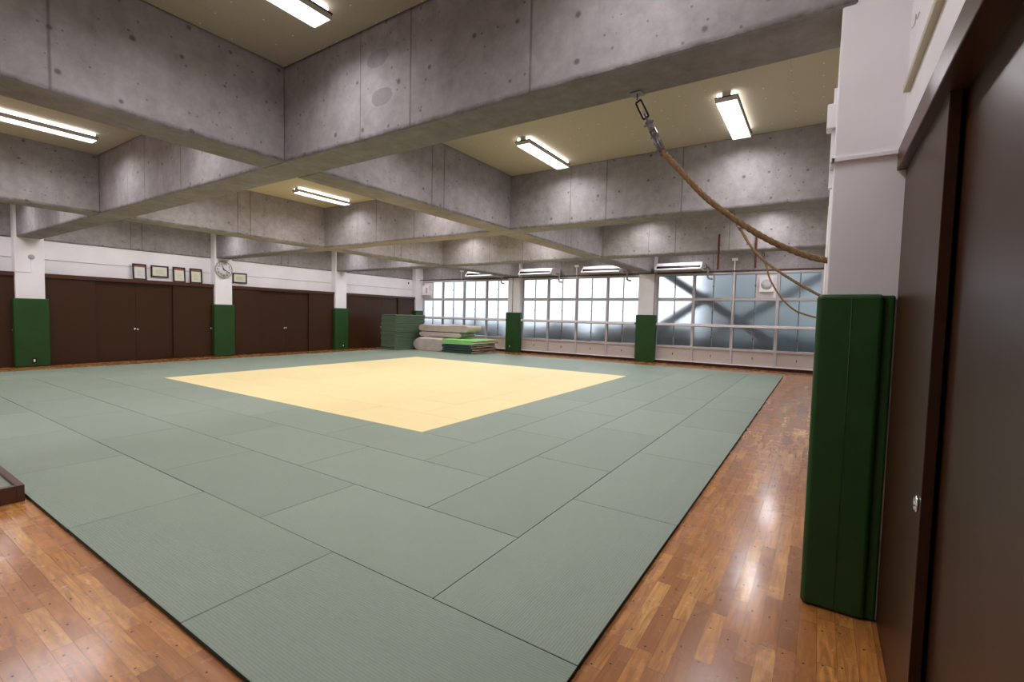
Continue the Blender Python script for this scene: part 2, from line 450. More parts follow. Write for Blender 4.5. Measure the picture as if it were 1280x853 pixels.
# beams
def beam(x0, x1, y0, y1, z0=ZB):
    bm2 = bmesh.new()
    m = MB().box(x0, x1, y0, y1, z0, ZC + .10, bevel=.012, seg=1)
    struct('concrete_beam', m, M['concrete'])
for y in YS[:4]:
    beam(-16.95, 1.55 if y > 3 or y < 0 else .95, y - BWY/2, y + BWY/2)
for x in XS[1:3]:
    ys = [WB] + [v for yy in YS[:4] for v in (yy - BWY/2, yy + BWY/2)] + [17.06]
    for a, b in zip(ys[::2], ys[1::2]): beam(x - BWX/2, x + BWX/2, a, b)
ys = [WB] + [v for yy in YS[:4] for v in (yy - BWY/2, yy + BWY/2)] + [17.06]
for a, b in zip(ys[::2], ys[1::2]): beam(-17.3, WL + .02, a, b)

# pillars
def pillar(x0, x1, y0, y1):
    struct('white_pillar', MB().box(x0, x1, y0, y1, 0, ZC + .09, bevel=.008, seg=2), M['white'])
for y in YS[:4]: pillar(-17.2, -16.6, y - .28, y + .28)
pillar(-17.3, -16.6, 16.56, 17.2)
PR = (.88, 1.5)
for i, y in enumerate(YS[:4]): pillar(PR[0], PR[1], 2.20 if i == 1 else y - .26, 2.70 if i == 1 else y + .26)
pillar(PR[0], PR[1], 16.56, 17.2)
for x in XS[1:3]: pillar(x - .32, x + .32, 16.88, 17.3)

# ------------------------------------------------------------------ green pillar pads
def pad(x0, x1, y0, y1, label, seam=None, outlet=None):
    o = empty('pillar_pad', ((x0+x1)/2, (y0+y1)/2, 0)); c = o.location
    tag(o, label, 'pad', 'green safety pads wrapped round the pillars')
    m = MB().box(x0-c.x, x1-c.x, y0-c.y, y1-c.y, .004, 1.806, bevel=.028, seg=4)
    for f in m.bm.faces: f.smooth = True
    cov = m.build('cushion_cover', M['pad'], o)
    cov.modifiers.new('weighted', 'WEIGHTED_NORMAL')
    if seam:
        MB().box(x1-c.x-.03, x1-c.x+.045, y0-c.y+.03, y1-c.y-.03, .004, 1.80, bevel=.01).build('backing', M['pad'], o)
        m = MB()
        for p, q_ in seam: m.tube([(p[0]-c.x, p[1]-c.y, p[2]), (q_[0]-c.x, q_[1]-c.y, q_[2])], .0018, 8)
        m.build('seam', M['pad'], o)
    if outlet:
        ox, oy, oz, ax = outlet
        p = empty('outlet', (ox-c.x, oy-c.y, oz), 0, o)
        d = .006
        if ax == 'x':
            MB().box(-.002, d, -.045, .045, -.07, .07, bevel=.002).build('outlet_plate', M['iron'], p)
            MB().box(d, d+.004, -.018, .018, -.035, .035, bevel=.001).build('socket', M['plastic'], p)
        else:
            MB().box(-.045, .045, -d, .002, -.07, .07, bevel=.002).build('outlet_plate', M['iron'], p)
            MB().box(-.018, .018, -d-.004, -d, -.035, .035, bevel=.001).build('socket', M['plastic'], p)
    return o
pad(-16.92, -16.54, YS[1]-.34, YS[1]+.34, 'green pillar pad between the brown doors, below the pillar with the round sensor', outlet=(-16.54, 2.44, .165, 'x'))
pad(-16.92, -16.54, YS[2]-.34, YS[2]+.34, 'green pillar pad on the pillar that carries the wall clock')
pad(-16.92, -16.54, YS[3]-.34, YS[3]+.34, 'green pillar pad with a socket, between the clock pillar and the mat stack', outlet=(-16.54, 12.11, .185, 'x'))
pad(-17.0, -16.54, 16.5, 17.02, 'green pillar pad in the corner, mostly hidden by the tall mat stack')
pad(XS[1]-.383, XS[1]+.383, 16.82, 17.02, 'green pillar pad beside the folded green mats, with a socket near its foot', outlet=(-10.93, 16.82, .265, 'y'))
pad(XS[2]-.383, XS[2]+.383, 16.82, 17.02, 'green pillar pad on the pillar between the two window bays shown whole')
pad(.838, 1.145, 2.145, 2.76, 'large dark green pillar pad right beside the near brown door', seam=[((1.0, 2.144, .03), (1.0, 2.144, 1.78))])

# ------------------------------------------------------------------ sliding doors
def handle(parent, x, y, z, s):
    """flush round pull, s = +1 looks towards +x"""
    h = empty('handle', (x, y, z), 0, parent)
    MB().lathe([(.030, 0), (.032, s*.006), (.025, s*.010), (.021, s*.004)], (0, 0, 0), 'X', 24).build('pull_ring', M['chrome'], h)
    MB().lathe([(.016, s*.001), (.006, s*.009), (.003, s*.012)], (0, 0, 0), 'X', 16).build('pull_knob', M['chrome'], h)
door_no = [0]
def door_set(y0, y1, left, mid, hand_mid=True, hands=(), near_panel_front=True):
    """four brown panels between two pillars: two fixed side panels in front, two sliding ones behind"""
    door_no[0] += 1
    d = empty('door_%d' % door_no[0], (0, (y0+y1)/2, 0)); d['kind'] = 'structure'
    yc = (y0+y1)/2; a, b = mid[0]-yc, mid[1]-yc; c = (a+b)/2; lo, hi = y0-yc, y1-yc
    if left:
        s, xf, xb, xl = 1, -16.70, -16.755, -16.665
        zl0, zl1 = 2.385, 2.492
    else:
        s, xf, xb, xl = -1, 1.198, 1.248, 1.160
        zl0, zl1 = 2.462, 2.572
    back = WL - .12 if left else 1.325
    MB().box(min(back, xl), max(back, xl), lo, hi, zl0, zl1, bevel=.004).build('lintel', M['lintel'], d)
    MB().box(min(back, xf - s*.0), max(back, xf), lo, hi, -.001, .012).build('sill_track', M['door_dark'], d)
    zt = zl0
    for (p, q_, x, hs) in ((lo, a+.03, xf, 0), (b-.03, hi, xf, 0), (a, c-.002, xb, 1), (c+.002, b, xb, 2)):
        t = .035
        pan = MB().box(min(x, x-s*t), max(x, x-s*t), p, q_, .012, zt + .002, bevel=.002, seg=1).build('door_panel', M['door'], d)
        if hs and hand_mid: handle(pan, x, c - .037 if hs == 1 else c + .037, .972, s)
        for hy in hands:
            if hs == 0 and p <= hy - yc <= q_: handle(pan, x, hy - yc, .975, s)
    return d
LY = lambda i: (YS[i] + .28, YS[i+1] - .28)
door_set(WB + .0, YS[0]-.28, True, (-2.9, -2.7), False)
door_set(*LY(0), True, (-1.0, 1.0), True, (2.09,))
door_set(*LY(1), True, (3.74, 5.75), True, (6.86,))
door_set(*LY(2), True, (8.545, 10.59), True)
door_set(*(YS[3]+.28, 16.56), True, (13.39, 15.46), True)
# right wall
door_set(-2.1, 2.2, False, (-1.35, 1.225), True, (1.252,))
door_set(2.70, YS[2]-.26, False, (3.7, 5.9), True)
door_set(YS[2]+.26, YS[3]-.26, False, (8.5, 10.7), True)
door_set(YS[3]+.26, 16.56, False, (13.3, 15.5), True)
door_set(WB, -2.65, False, (-2.9, -2.75), False)

# ------------------------------------------------------------------ windows
def window(no, x0, x1, mull, fan=None):
    w = empty('window_%d' % no, ((x0+x1)/2, WF, 0)); w['kind'] = 'structure'
    ox = w.location.x
    X0, X1 = x0-ox, x1-ox; mm = [m_-ox for m_ in mull]
    fr = MB()
    for x in [X0+.03, X1-.03] + mm[1:-1]:
        wd = .03 if x in (X0+.03, X1-.03) else .045
        fr.box(x-wd, x+wd, -.06, .06, .13, 3.345, bevel=.004, seg=1)
    fr.box(X0, X1, -.055, .055, 3.285, 3.35, bevel=.004, seg=1)
    fr.box(X0, X1, -.058, .055, 2.362, 2.452, bevel=.004, seg=1)
    fr.box(X0, X1, -.050, .055, 1.42, 1.50, bevel=.004, seg=1)
    fr.box(X0, X1, -.058, .055, .60, .675, bevel=.004, seg=1)
    fr.build('window_frame', M['alu'], w)
    MB().box(X0, X1, -.12, .06, .10, .135, bevel=.005, seg=1).build('window_sill', M['alu_white'], w)
    MB().box(X0, X1, -.04, .06, 0, .10).build('plinth', M['baseboard'], w)
    rows = ((.675, 1.42), (1.50, 2.362), (2.452, 3.285))
    for c in range(4):
        a, b = mm[c] + .045, mm[c+1] - .045
        h = (a+b)/2
        pn = MB().box(a, b, -.02, .02, .135, .60, bevel=.003, seg=1).build('lower_panel', M['panel'], w)
        MB().box(h-.008, h+.008, -.045, -.018, .33, .41, bevel=.003).build('latch', M['iron'], pn)
        for r, (z0, z1) in enumerate(rows):
            for s in (0, 1):
                p, q_ = (a, h) if s == 0 else (h, b)
                y = -.012 if s == 0 else .018
                sash = MB(); t = .016
                sash.box(p, p+t, y-.012, y+.012, z0, z1).box(q_-t, q_, y-.012, y+.012, z0, z1).box(p+t, q_-t, y-.012, y+.012, z0, z0+t).box(p+t, q_-t, y-.012, y+.012, z1-t, z1)
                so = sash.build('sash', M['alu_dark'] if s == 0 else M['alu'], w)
                if fan == (c, r, s):
                    MB().box(p+t, q_-t, y-.006, y+.006, z0+t, z1-t).build('blank_panel', M['alu_white'], so)
                else:
                    MB().box(p+t, q_-t, y-.0025, y+.0025, z0+t, z1-t).build('pane', M['glass'], so)
                if s == 0:
                    zc = (z0+z1)/2
                    MB().box(q_-.022, q_+.002, y-.03, y-.012, zc-.03, zc+.03, bevel=.004).build('latch', M['iron'], so)
    return w
MU = [(-16.60, -15.23, -13.84, -12.47, -11.14), (-10.46, -9.125, -7.77, -6.40, -5.08), (-4.40, -3.065, -1.735, -.37, .96)]
window(1, -16.6, -11.12, MU[0], (0, 2, 0))
window(2, -10.48, -5.06, MU[1])
window(3, -4.42, .88, (-4.42, -3.065, -1.735, -.37, .88), (2, 2, 1))

# protective rails in front of the windows
def rail(x0, x1, label):
    o = empty('guard_rail', ((x0+x1)/2, 16.93, 1.47)); L = (x1-x0)/2
    tag(o, label, 'rail', 'white guard rails across the windows')
    MB().box(-L, L, -.03, .03, -.045, .045, bevel=.008).build('bar', M['alu_white'], o)
    MB().box(-L-.004, -L+.02, -.032, .032, -.037, .037, bevel=.004).build('end_cap', M['iron'], o)
    MB().box(L-.02, L+.004, -.032, .032, -.037, .037, bevel=.004).build('end_cap', M['iron'], o)
    for x in (-L*.5, 0, L*.5):
        MB().box(x-.02, x+.02, .03, .12, -.02, .02).build('bracket', M['alu'], o)
rail(-16.5, -11.22, 'white guard rail across the window behind the tall stack of green mats')
rail(-10.62, -5.16, 'white guard rail across the middle window bay between two padded pillars')
rail(-4.62, .86, 'white guard rail across the window bay with the ventilation fan')

# ------------------------------------------------------------------ judo mats
U = .905
TH = .03
def mat_mesh(name, L, W, H, top, side):
    m = MB().box(-L/2, L/2, -W/2, W/2, 0, H, bevel=.003, seg=2)
    for f in m.bm.faces:
        f.material_index = 0 if f.normal.z > .3 or f.calc_center_median().z > H - .0045 else 1
    me = bpy.data.meshes.new(name); m.bm.normal_update()
    for f in m.bm.faces:
        f.material_index = 0 if (f.calc_center_median().z > H - .004) else 1
    m.bm.to_mesh(me); m.bm.free()
    me.materials.append(top); me.materials.append(side)
    return me
G = .0052
me_green = mat_mesh('judo_mat', 2*U - G, U - G, TH, M['mat_green'], M['mat_side'])
me_yellow = mat_mesh('judo_mat', 2*U - G, U - G, TH, M['mat_yellow'], M['mat_side'])
me_half = mat_mesh('judo_mat', U - G, U - G, TH, M['mat_yellow'], M['mat_side'])
ORD = ['first', 'second', 'third', 'fourth', 'fifth', 'sixth', 'seventh', 'eighth', 'ninth', 'tenth', 'eleventh', 'twelfth', 'thirteenth', 'fourteenth', 'fifteenth',
       'sixteenth', 'seventeenth', 'eighteenth', 'nineteenth', 'twentieth', 'twenty-first', 'twenty-second', 'twenty-third', 'twenty-fourth', 'twenty-fifth', 'twenty-sixth', 'twenty-seventh', 'twenty-eighth']
def put_mat(me, u, v, along_x, label, group):
    """u, v = centre in mat units from the corner by the near door"""
    o = bpy.data.objects.new('judo_mat', me)
    j = lambda s: random.uniform(-s, s)
    o.location = (-u*U + j(.0012), v*U + j(.0012), .0)
    o.rotation_euler = (0, 0, (0 if along_x else math.pi/2) + (math.pi if random.random() < .5 else 0) + j(.0006))
    tag(o, label, 'mat', group)
    return link(o)
SIDE_F, SIDE_R = 'near row', 'row by the bare wood aisle'
def pinwheel(n0, size, me, colour, rings, names, group):
    for k in range(rings):
        s = size - 2*k; c0 = n0 + k
        n = (s - 1)//2
        nm = names[k]
        for i in range(n):
            put_mat(me, c0 + 2*i + 1, c0 + .5, True, f'{colour} judo mat, {ORD[i]} from the wood aisle in the {nm} row facing the camera', group)
            put_mat(me, c0 + s - .5, c0 + 2*i + 1, False, f'{colour} judo mat, {ORD[n-1-i]} from the windows in the {nm} row beside the doors', group)
            put_mat(me, c0 + s - 2*i - 1, c0 + s - .5, True, f'{colour} judo mat, {ORD[n-1-i]} from the wood aisle in the {nm} row along the windows', group)
            put_mat(me, c0 + .5, c0 + s - 2*i - 1, False, f'{colour} judo mat, {ORD[i]} from the windows in the {nm} row beside the aisle', group)
pinwheel(0, 17, me_green, 'green', 4, ['outermost', 'second', 'third', 'innermost'], 'green judo mats laid as a border on the floor')
pinwheel(4, 9, me_yellow, 'yellow', 4, ['outermost', 'second', 'third', 'innermost'], 'yellow judo mats in the middle of the floor')
put_mat(me_half, 8.5, 8.5, True, 'small square yellow judo mat in the very middle of the yellow area', 'yellow judo mats in the middle of the floor')

# the tall stack of spare mats
NS, HS = 24, .0648
me_st = mat_mesh('judo_mat', 1.80, .885, HS - .002, M['stack_green'], M['stack_green'])
bmq = bmesh.new(); bmq.from_mesh(me_st)
bmesh.ops.bevel(bmq, geom=[e for e in bmq.edges if e.calc_length() > .3], offset=.016, segments=2, affect='EDGES'); bmq.to_mesh(me_st); bmq.free()
for i in range(NS):
    o = bpy.data.objects.new('judo_mat', me_st)
    o.location = (-15.05 + random.uniform(-.02, .02), 14.22 + random.uniform(-.025, .025), TH + i*HS)
    o.rotation_euler = (0, 0, math.pi/2 + random.uniform(-.006, .006))
    k = NS - 1 - i
    tag(o, ('topmost green mat of the tall stack by the brown doors' if k == 0 else f'green mat in the tall stack by the brown doors, {ORD[k]} from the top'), 'mat', 'green judo mats stacked in the corner')
    link(o)

# ------------------------------------------------------------------ folded gym mats
def folded(name, loc, Lx, Wy, H, fold_left, mats, label, group, puff=.3, tier=1, seed=0, fold_both=False, closed_h=None):
    """a mat folded over: round closed end(s) along x, layers visible at the open end"""
    rnd = random.Random(seed)
    o = empty(name, loc); tag(o, label, 'folded mat', group)
    n = tier
    t = H/n
    outer, inner = mats
    for i in range(n):
        z0 = i*t; r = t/2*.97
        # cross-section in xz: rounded at the closed end
        prof = []
        steps = 9
        xa, xb = -Lx/2, Lx/2
        if not fold_left: xa, xb = xb, xa
        sg = 1 if fold_left else -1
        for q_ in range(steps+1):
            an = math.pi/2 + math.pi*q_/steps
            prof.append((xa + sg*(r*1.25 + r*1.25*math.cos(an)), z0 + t/2 + r*math.sin(an)))
        ext = rnd.uniform(-.03, .03)
        if fold_both:
            for q_ in range(steps+1):
                an = -math.pi/2 + math.pi*q_/steps
                prof.append((xb - sg*(r*1.25 - r*1.25*math.cos(an)), z0 + t/2 + r*math.sin(an)))
        else:
            prof += [(xb + sg*ext, z0 + t/2 - r), (xb + sg*(ext + .03), z0 + t*.35), (xb + sg*(ext - .02), z0 + t*.5), (xb + sg*(ext + .035), z0 + t*.66), (xb + sg*ext, z0 + t/2 + r)]
        bm2 = bmesh.new()
        NY, NXs = 8, None
        # resample long edges for sag
        pts = []
        for a, b in zip(prof, prof[1:] + prof[:1]):
            d = math.hypot(b[0]-a[0], b[1]-a[1]); k = max(1, int(d/.18))
            for j in range(k): pts.append((a[0]+(b[0]-a[0])*j/k, a[1]+(b[1]-a[1])*j/k))
        rings = []
        for j in range(NY+1):
            y = -Wy/2 + Wy*j/NY
            edge = 1 - .10*(abs(2*j/NY - 1)**6)
            ring = []
            for (px, pz) in pts:
                sag = puff*t*.12*math.sin(px*2.3 + seed*1.7 + j*.5) + (rnd.uniform(-1, 1)*t*.02)
                up = (pz - z0)/t
                zz = z0 + (pz - z0)*edge + (0 if i == 0 and up < .3 else sag*up)
                ring.append(bm2.verts.new((px + math.sin(j*1.3+seed)*.012, y, max(.002, zz))))
            rings.append(ring)
        for A, B in zip(rings, rings[1:]):
            for q_ in range(len(pts)):
                f = bm2.faces.new((A[q_], A[(q_+1) % len(pts)], B[(q_+1) % len(pts)], B[q_])); f.smooth = True
        for ring, rev in ((rings[0], True), (rings[-1], False)):
            bm2.faces.new(ring[::-1] if rev else ring)
        bmesh.ops.recalc_face_normals(bm2, faces=bm2.faces)
        mb_ = MB()
        for f in bm2.faces:
            f.material_index = 0
        mm = MB(); mm.bm.free(); mm.bm = bm2
        mm.build('folded_layer', outer, o)
        if not fold_both:
            # the loose cloth edges showing at the open end
            for q_ in range(2):
                zc = z0 + t*(.28 + .42*q_)
                e = MB(); row = []
                for j in range(9):
                    y = -Wy/2*.97 + Wy*.97*j/8
                    row.append((xb + sg*(.03 + ext + rnd.uniform(-.012, .02)), y, zc + rnd.uniform(-.015, .015)))
                e.tube(row, [t*.13*rnd.uniform(.7, 1.2) for _ in row], 8)
                e.build('edge_roll', inner if q_ == 0 or rnd.random() < .6 else M['rust'], o)
    return o
Zm = TH
g1, g2 = 'beige folded gym mats', 'folded green gym mats'
folded('folded_gym_mat', (-13.585, 14.88, Zm), 1.83, 1.16, .59, True, (M['canvas'], M['lining']), 'thick beige folded gym mat lying at the bottom beside the green stack', g1, seed=1, puff=.1, fold_both=True)
folded('folded_gym_mat', (-13.22, 15.10, Zm + .625), 2.44, 1.0, .21, True, (M['canvas'], M['lining']), 'thin beige folded gym mat between two thicker beige ones', g1, seed=2, puff=.1, fold_both=True)
folded('folded_gym_mat', (-13.02, 15.10, Zm + .85), 2.86, 1.02, .31, True, (M['canvas'], M['lining']), 'beige folded gym mat on top of the beige pile', g1, seed=3, puff=.45, fold_both=True)
gz = Zm
for i, (h, mt, lab) in enumerate(((.12, 'dkgreen', 'dark green folded mat at the bottom of the green pile'), (.10, 'dkgrey', 'dark grey-green folded mat, second from the bottom of the green pile'), (.14, 'navy', 'dark navy folded mat under the bright green one'), (.215, 'lime', 'bright green folded mat on top of the green pile'))):
    folded('folded_gym_mat', (-11.85 + .03*math.sin(i*2.1), 15.02, gz), 1.55 + .08*(i == 3), 1.75, h, True, (M[mt], M['lining']), lab, g2, seed=10+i, puff=.10)
    gz += h + .004

# ------------------------------------------------------------------ ceiling lamps
def make_lamp():
    o = empty('ceiling_lamp', (0, 0, 0))
    hl = .70
    b = MB().box(-.05, .05, -hl+.01, hl-.01, -.062, 0); b.build('housing', M['lamp_body'], o)
    for s in (-1, 1):
        MB().box(min(s*.052, s*.112), max(s*.052, s*.112), -hl+.03, hl-.03, -.048, -.014).build('side_tube', M['lamp_side'], o)
    p = MB()
    for s in (-1, 1):
        p.box(min(s*.118, s*.124), max(s*.118, s*.124), -hl, hl, -.118, -.066)
        p.box(-.118, .118, min(s*(hl-.012), s*hl), max(s*(hl-.012), s*hl), -.118, -.066)
    p.box(-.118, .118, -hl+.012, hl-.012, -.070, -.064)
    p.build('reflector_pan', M['lamp_body'], o)
    e = MB()
    for s in (-1, 1): e.box(min(s*.122, s*.134), max(s*.122, s*.134), -hl-.004, hl+.004, -.068, -.058)
    e.box(-.122, .122, -hl-.01, -hl+.004, -.068, -.058).box(-.122, .122, hl-.004, hl+.01, -.068, -.058)
    e.build('rim', M['lamp_edge'], o)
    MB().box(-.116, .116, -hl+.014, hl-.014, -.108, -.072).build('diffuser', M['lamp'], o)
    ld = bpy.data.lights.new('tube_light', 'AREA'); ld.shape = 'RECTANGLE'; ld.size = .22; ld.size_y = 1.34
    ld.energy = POWER; ld.spread = R(158); ld.color = (.985, .955, 1)
    lo = bpy.data.objects.new('tube_light', ld); lo.location = (0, 0, -.112); link(lo, o)
    return o
lamp = make_lamp(); first = True
colname = {0: 'over the aisle', 1: 'over the yellow mats', 2: 'by the brown doors'}
for ci in range(3):
    cx = (XS[3-ci] + XS[2-ci])/2
    for ri in range(4):
        cy = (YS[ri] + YS[ri+1])/2 - (.12 if ri == 0 else 0) - .02
        for sx in (1, -1):
            for sy in (-1, 1):
                if ri == 0 and sy < 0 and ci == 0 and sx > 0: continue      # none by the near door
                x, y = cx + sx*1.47, cy + sy*1.2
                o = lamp if first else copy_tree(lamp); first = False
                o.location = (x, y, ZC)
                where = ['first', 'second', 'third', 'window'][ri]
                lab = 'lit lamp in the %s coffer %s, %s end, %s half' % (where, colname[ci], 'window' if sy > 0 else 'camera', 'aisle' if sx > 0 else 'door')
                tag(o, lab, 'lamp', 'fluorescent lamps in the ceiling coffers')

# ------------------------------------------------------------------ climbing ropes
def spline(pts, n):
    P = [Vector(p) for p in pts]; P = [P[0]*2 - P[1]] + P + [P[-1]*2 - P[-2]]
    out = []
    m = len(P) - 3
    for i in range(m):
        for j in range(n):
            t = j/n; a, b, c, d = P[i:i+4]
            out.append(.5*((2*b) + (c-a)*t + (2*a-5*b+4*c-d)*t*t + (3*b-a-3*c+d)*t**3))
    out.append(P[-2].copy())
    return out
def resample(pts, step):
    out = [pts[0]]; acc = 0
    for a, b in zip(pts, pts[1:]):
        d = (b-a).length
        while acc + d >= step:
            a = a + (b-a)*((step-acc)/d); out.append(a); d = (b-a).length; acc = 0
        acc += d
    return out
def rope(anchor, pts, rad, label, hw=1.0):
    A = Vector(anchor)
    o = empty('climbing_rope', A); tag(o, label, 'rope', 'climbing ropes hung from the beams and tied aside')
    L = lambda p: Vector(p) - A
    path = resample(spline([L(p) for p in pts], 24), .012)
    # ceiling plate with eye
    MB().box(-.045, .045, -.045, .045, -.008, .0, bevel=.002).tube([(.0, 0, -.004), (.0, 0, -.05)], .007, 8).build('eye_plate', M['steel'], o)
    start = path[0]; top = Vector((0, 0, -.045))
    d = (start - top); ln = d.length; dn = d.normalized()
    side = Vector((0, 1, 0)); s2 = dn.cross(side).normalized()
    def link_pts(c, l, w, ax):
        return [c + dn*(l/2*math.copysign(1, math.sin(t))*(1 if abs(math.sin(t)) > .35 else abs(math.sin(t))/.35) + 0*t) + ax*(w/2*math.cos(t)) for t in [2*math.pi*i/20 for i in range(20)]]
    MB().tube(link_pts(top + dn*ln*.20, ln*.32, .046*hw, s2), .0075*hw, 8, closed=True).build('chain_link', M['iron'], o)
    MB().tube(link_pts(top + dn*ln*.38, ln*.15, .034*hw, side), .006*hw, 8, closed=True).build('shackle', M['steel'], o)
    sw = MB()
    sw.tube([top + dn*ln*.42, top + dn*ln*.44, top + dn*ln*.49, top + dn*ln*.50, top + dn*ln*.60, top + dn*ln*.62], [.014*hw, .030*hw, .030*hw, .024*hw, .024*hw, .014*hw], 8, smooth=False)
    sw.tube([top + dn*ln*.57 - side*.045*hw, top + dn*ln*.57 + side*.045*hw], .010*hw, 10)
    sw.tube([top + dn*ln*.47 - s2*.042*hw, top + dn*ln*.47 + s2*.042*hw], .008*hw, 8)
    sw.build('swivel', M['steel'], o)
    fk = MB()
    for s in (-1, 1):
        fk.tube([top + dn*ln*.58 + s2*s*.020*hw, top + dn*ln*1.06 + s2*s*.019*hw], .009*hw, 8)
    for q_ in (.70, .82, .94): fk.tube([top + dn*ln*q_ - s2*.034*hw, top + dn*ln*q_ + s2*.034*hw], .008*hw, 8)
    fk.tube([top + dn*ln*.66, top + dn*ln*1.04], .012*hw, 8)
    fk.build('fork_clamp', M['steel'], o)
    # three laid strands
    rp = MB(); n = len(path); pitch = rad*6.2
    t0 = (path[1]-path[0]).normalized(); upv = t0.orthogonal().normalized(); dist = 0
    fr = []
    for i, p in enumerate(path):
        t = (path[min(i+1, n-1)] - path[max(i-1, 0)]).normalized()
        upv = (upv - t*upv.dot(t)).normalized()
        if i: dist += (p - path[i-1]).length
        fr.append((p, upv.copy(), t.cross(upv), dist))
    for st in range(3):
        rp.tube([p + (a*math.cos(w) + b*math.sin(w))*rad*.5 for p, a, b, ds in fr for w in [2*math.pi*(ds/pitch + st/3)]], rad*.56, 7)
    rp.build('rope_strands', M['rope'], o)
    return o
rope((-.41, 2.60, ZB), [(-.20, 2.60, 2.91), (-.065, 2.605, 2.751), (.112, 2.61, 2.543), (.331, 2.62, 2.352), (.536, 2.65, 2.205), (.726, 2.70, 2.108), (.88, 2.735, 2.06), (1.1, 2.75, 2.03), (1.195, 2.76, 2.03)], .021,
     'thick tan climbing rope hanging from the nearest beam, looped behind the white pillar')
rope((-.40, 7.20, ZB), [(-.261, 7.2, 3.091), (-.113, 7.2, 2.832), (.087, 7.2, 2.587), (.419, 7.2, 2.321), (.786, 7.2, 2.078), (.885, 7.2, 2.03)], .021,
     'tan climbing rope seen beneath the thickest one, slanting to the green pad top')
rope((-.40, 12.0, ZB), [(-.325, 12.0, 3.058), (-.204, 12, 2.668), (.053, 12, 2.222), (.314, 12, 1.956), (.53, 12, 1.846), (.885, 12, 1.74)], .021,
     'lowest and farthest climbing rope, curving down in front of the window fan')

# ------------------------------------------------------------------ air conditioners
def ac():
    o = empty('air_conditioner', (0, 0, 0))
    Wd = .80
    MB().prism([(-.765, .03), (-.72, .10), (-.55, .255), (.05, .28), (.05, 0), (-.42, 0)], 0, -Wd+.03, Wd-.03, bevel=.012).build('body', M['grey_plastic'], o)
    # the front slopes back: lower lip, dark outlet slot with one vane, upper cover
    MB().prism([(-.835, .020), (-.840, .052), (-.800, .080), (-.765, .075), (-.765, .020)], 0, -Wd+.04, Wd-.04, bevel=.004).build('lower_lip', M['plastic'], o)
    MB().prism([(-.748, .165), (-.605, .285), (-.500, .290), (-.500, .200), (-.700, .150)], 0, -Wd+.04, Wd-.04, bevel=.004).build('front_cover', M['plastic'], o)
    MB().prism([(-.790, .078), (-.745, .166), (-.68, .166), (-.68, .07)], 0, -Wd+.06, Wd-.06).build('air_outlet', M['black'], o)
    MB().prism([(-.800, .108), (-.798, .112), (-.752, .130), (-.752, .124)], 0, -Wd+.08, Wd-.08).build('louver', M['black'], o)
    for s in (-1, 1):
        MB().prism([(-.838, .018), (-.842, .062), (-.605, .290), (.05, .290), (.05, -.005), (-.43, -.005)], 0, min(s*(Wd-.03), s*Wd), max(s*(Wd-.03), s*Wd), bevel=.01).build('end_cap', M['plastic'], o)
    MB().tube(spline([(Wd-.01, -.35, .06), (Wd+.10, -.35, .05), (Wd+.14, -.35, -.02), (Wd+.14, -.35, -.20), (Wd+.18, -.35, -.27), (Wd+.30, -.35, -.30)], 6), .035, 10).build('drain_pipe', M['grey_plastic'], o)
    return o
a0 = ac()
for i, (x, lab) in enumerate(((-12.30, 'white air conditioner over the window behind the folded mats, half hidden by a beam'), (-9.36, 'white air conditioner hung beside the pillar with the socket pad'), (-6.40, 'white air conditioner in the middle of the three shown whole'), (-3.47, 'large white air conditioner over the window with the ventilation fan'))):
    o = a0 if i == 0 else copy_tree(a0)
    o.location = (x, 17.0, 3.40)
    tag(o, lab, 'air conditioner', 'air conditioners above the windows')

# pipe above the windows, red hanger bars, rods, fans
p = MB().tube([(-16.5, 16.76, 3.368), (1.15, 16.76, 3.368)], .022, 12)
tag(p.build('water_pipe', M['brown_pipe']), 'long red-brown pipe running along the top of all the windows', 'pipe')
def hanger(x, label):
    o = empty('hanger_bar', (x, 11.745, 2.93)); tag(o, label, 'bar', 'red hanger bars on the beam')
    MB().box(-.022, .022, -.018, .018, 0, .88, bevel=.003).build('bar', M['red_paint'], o)
    MB().cyl((0, -.03, .80), (0, .02, .80), .014, 10).build('bolt', M['iron'], o)
    MB().cyl((0, -.03, .60), (0, .02, .60), .014, 10).build('bolt', M['iron'], o)
hanger(-1.36, 'dark red steel bar hanging from the beam, farther from the climbing ropes')
hanger(-.52, 'dark red steel bar hanging from the beam, crossed by the thick climbing rope')
def opener(x, label, cord):
    o = empty('window_opener', (x, 17.0, 3.35)); tag(o, label, 'window opener', 'white window opener rods')
    MB().box(-.09, .09, -.03, .055, .40, .49, bevel=.006).build('gear_box', M['plastic'], o)
    MB().tube([(0, -.01, .42), (0, -.01, -.02)], .022, 10).build('tube', M['plastic'], o)
    if cord: MB().tube(spline([(0, -.03, .0), (cord*.3, -.05, -.6), (cord, -.06, -1.78)], 8), .008, 8).build('pull_cord', M['plastic'], o)
    else: MB().tube([(0, .0, -.02), (0, .0, -1.80)], .018, 10).build('tube', M['plastic'], o)
opener(-13.97, 'white window opener rod with slanting cord behind the folded mats', -.26)
opener(-7.77, 'white window opener rod between the two middle air conditioners', -.12)
opener(-1.73, 'white window opener rod beside the farther red bar', 0)

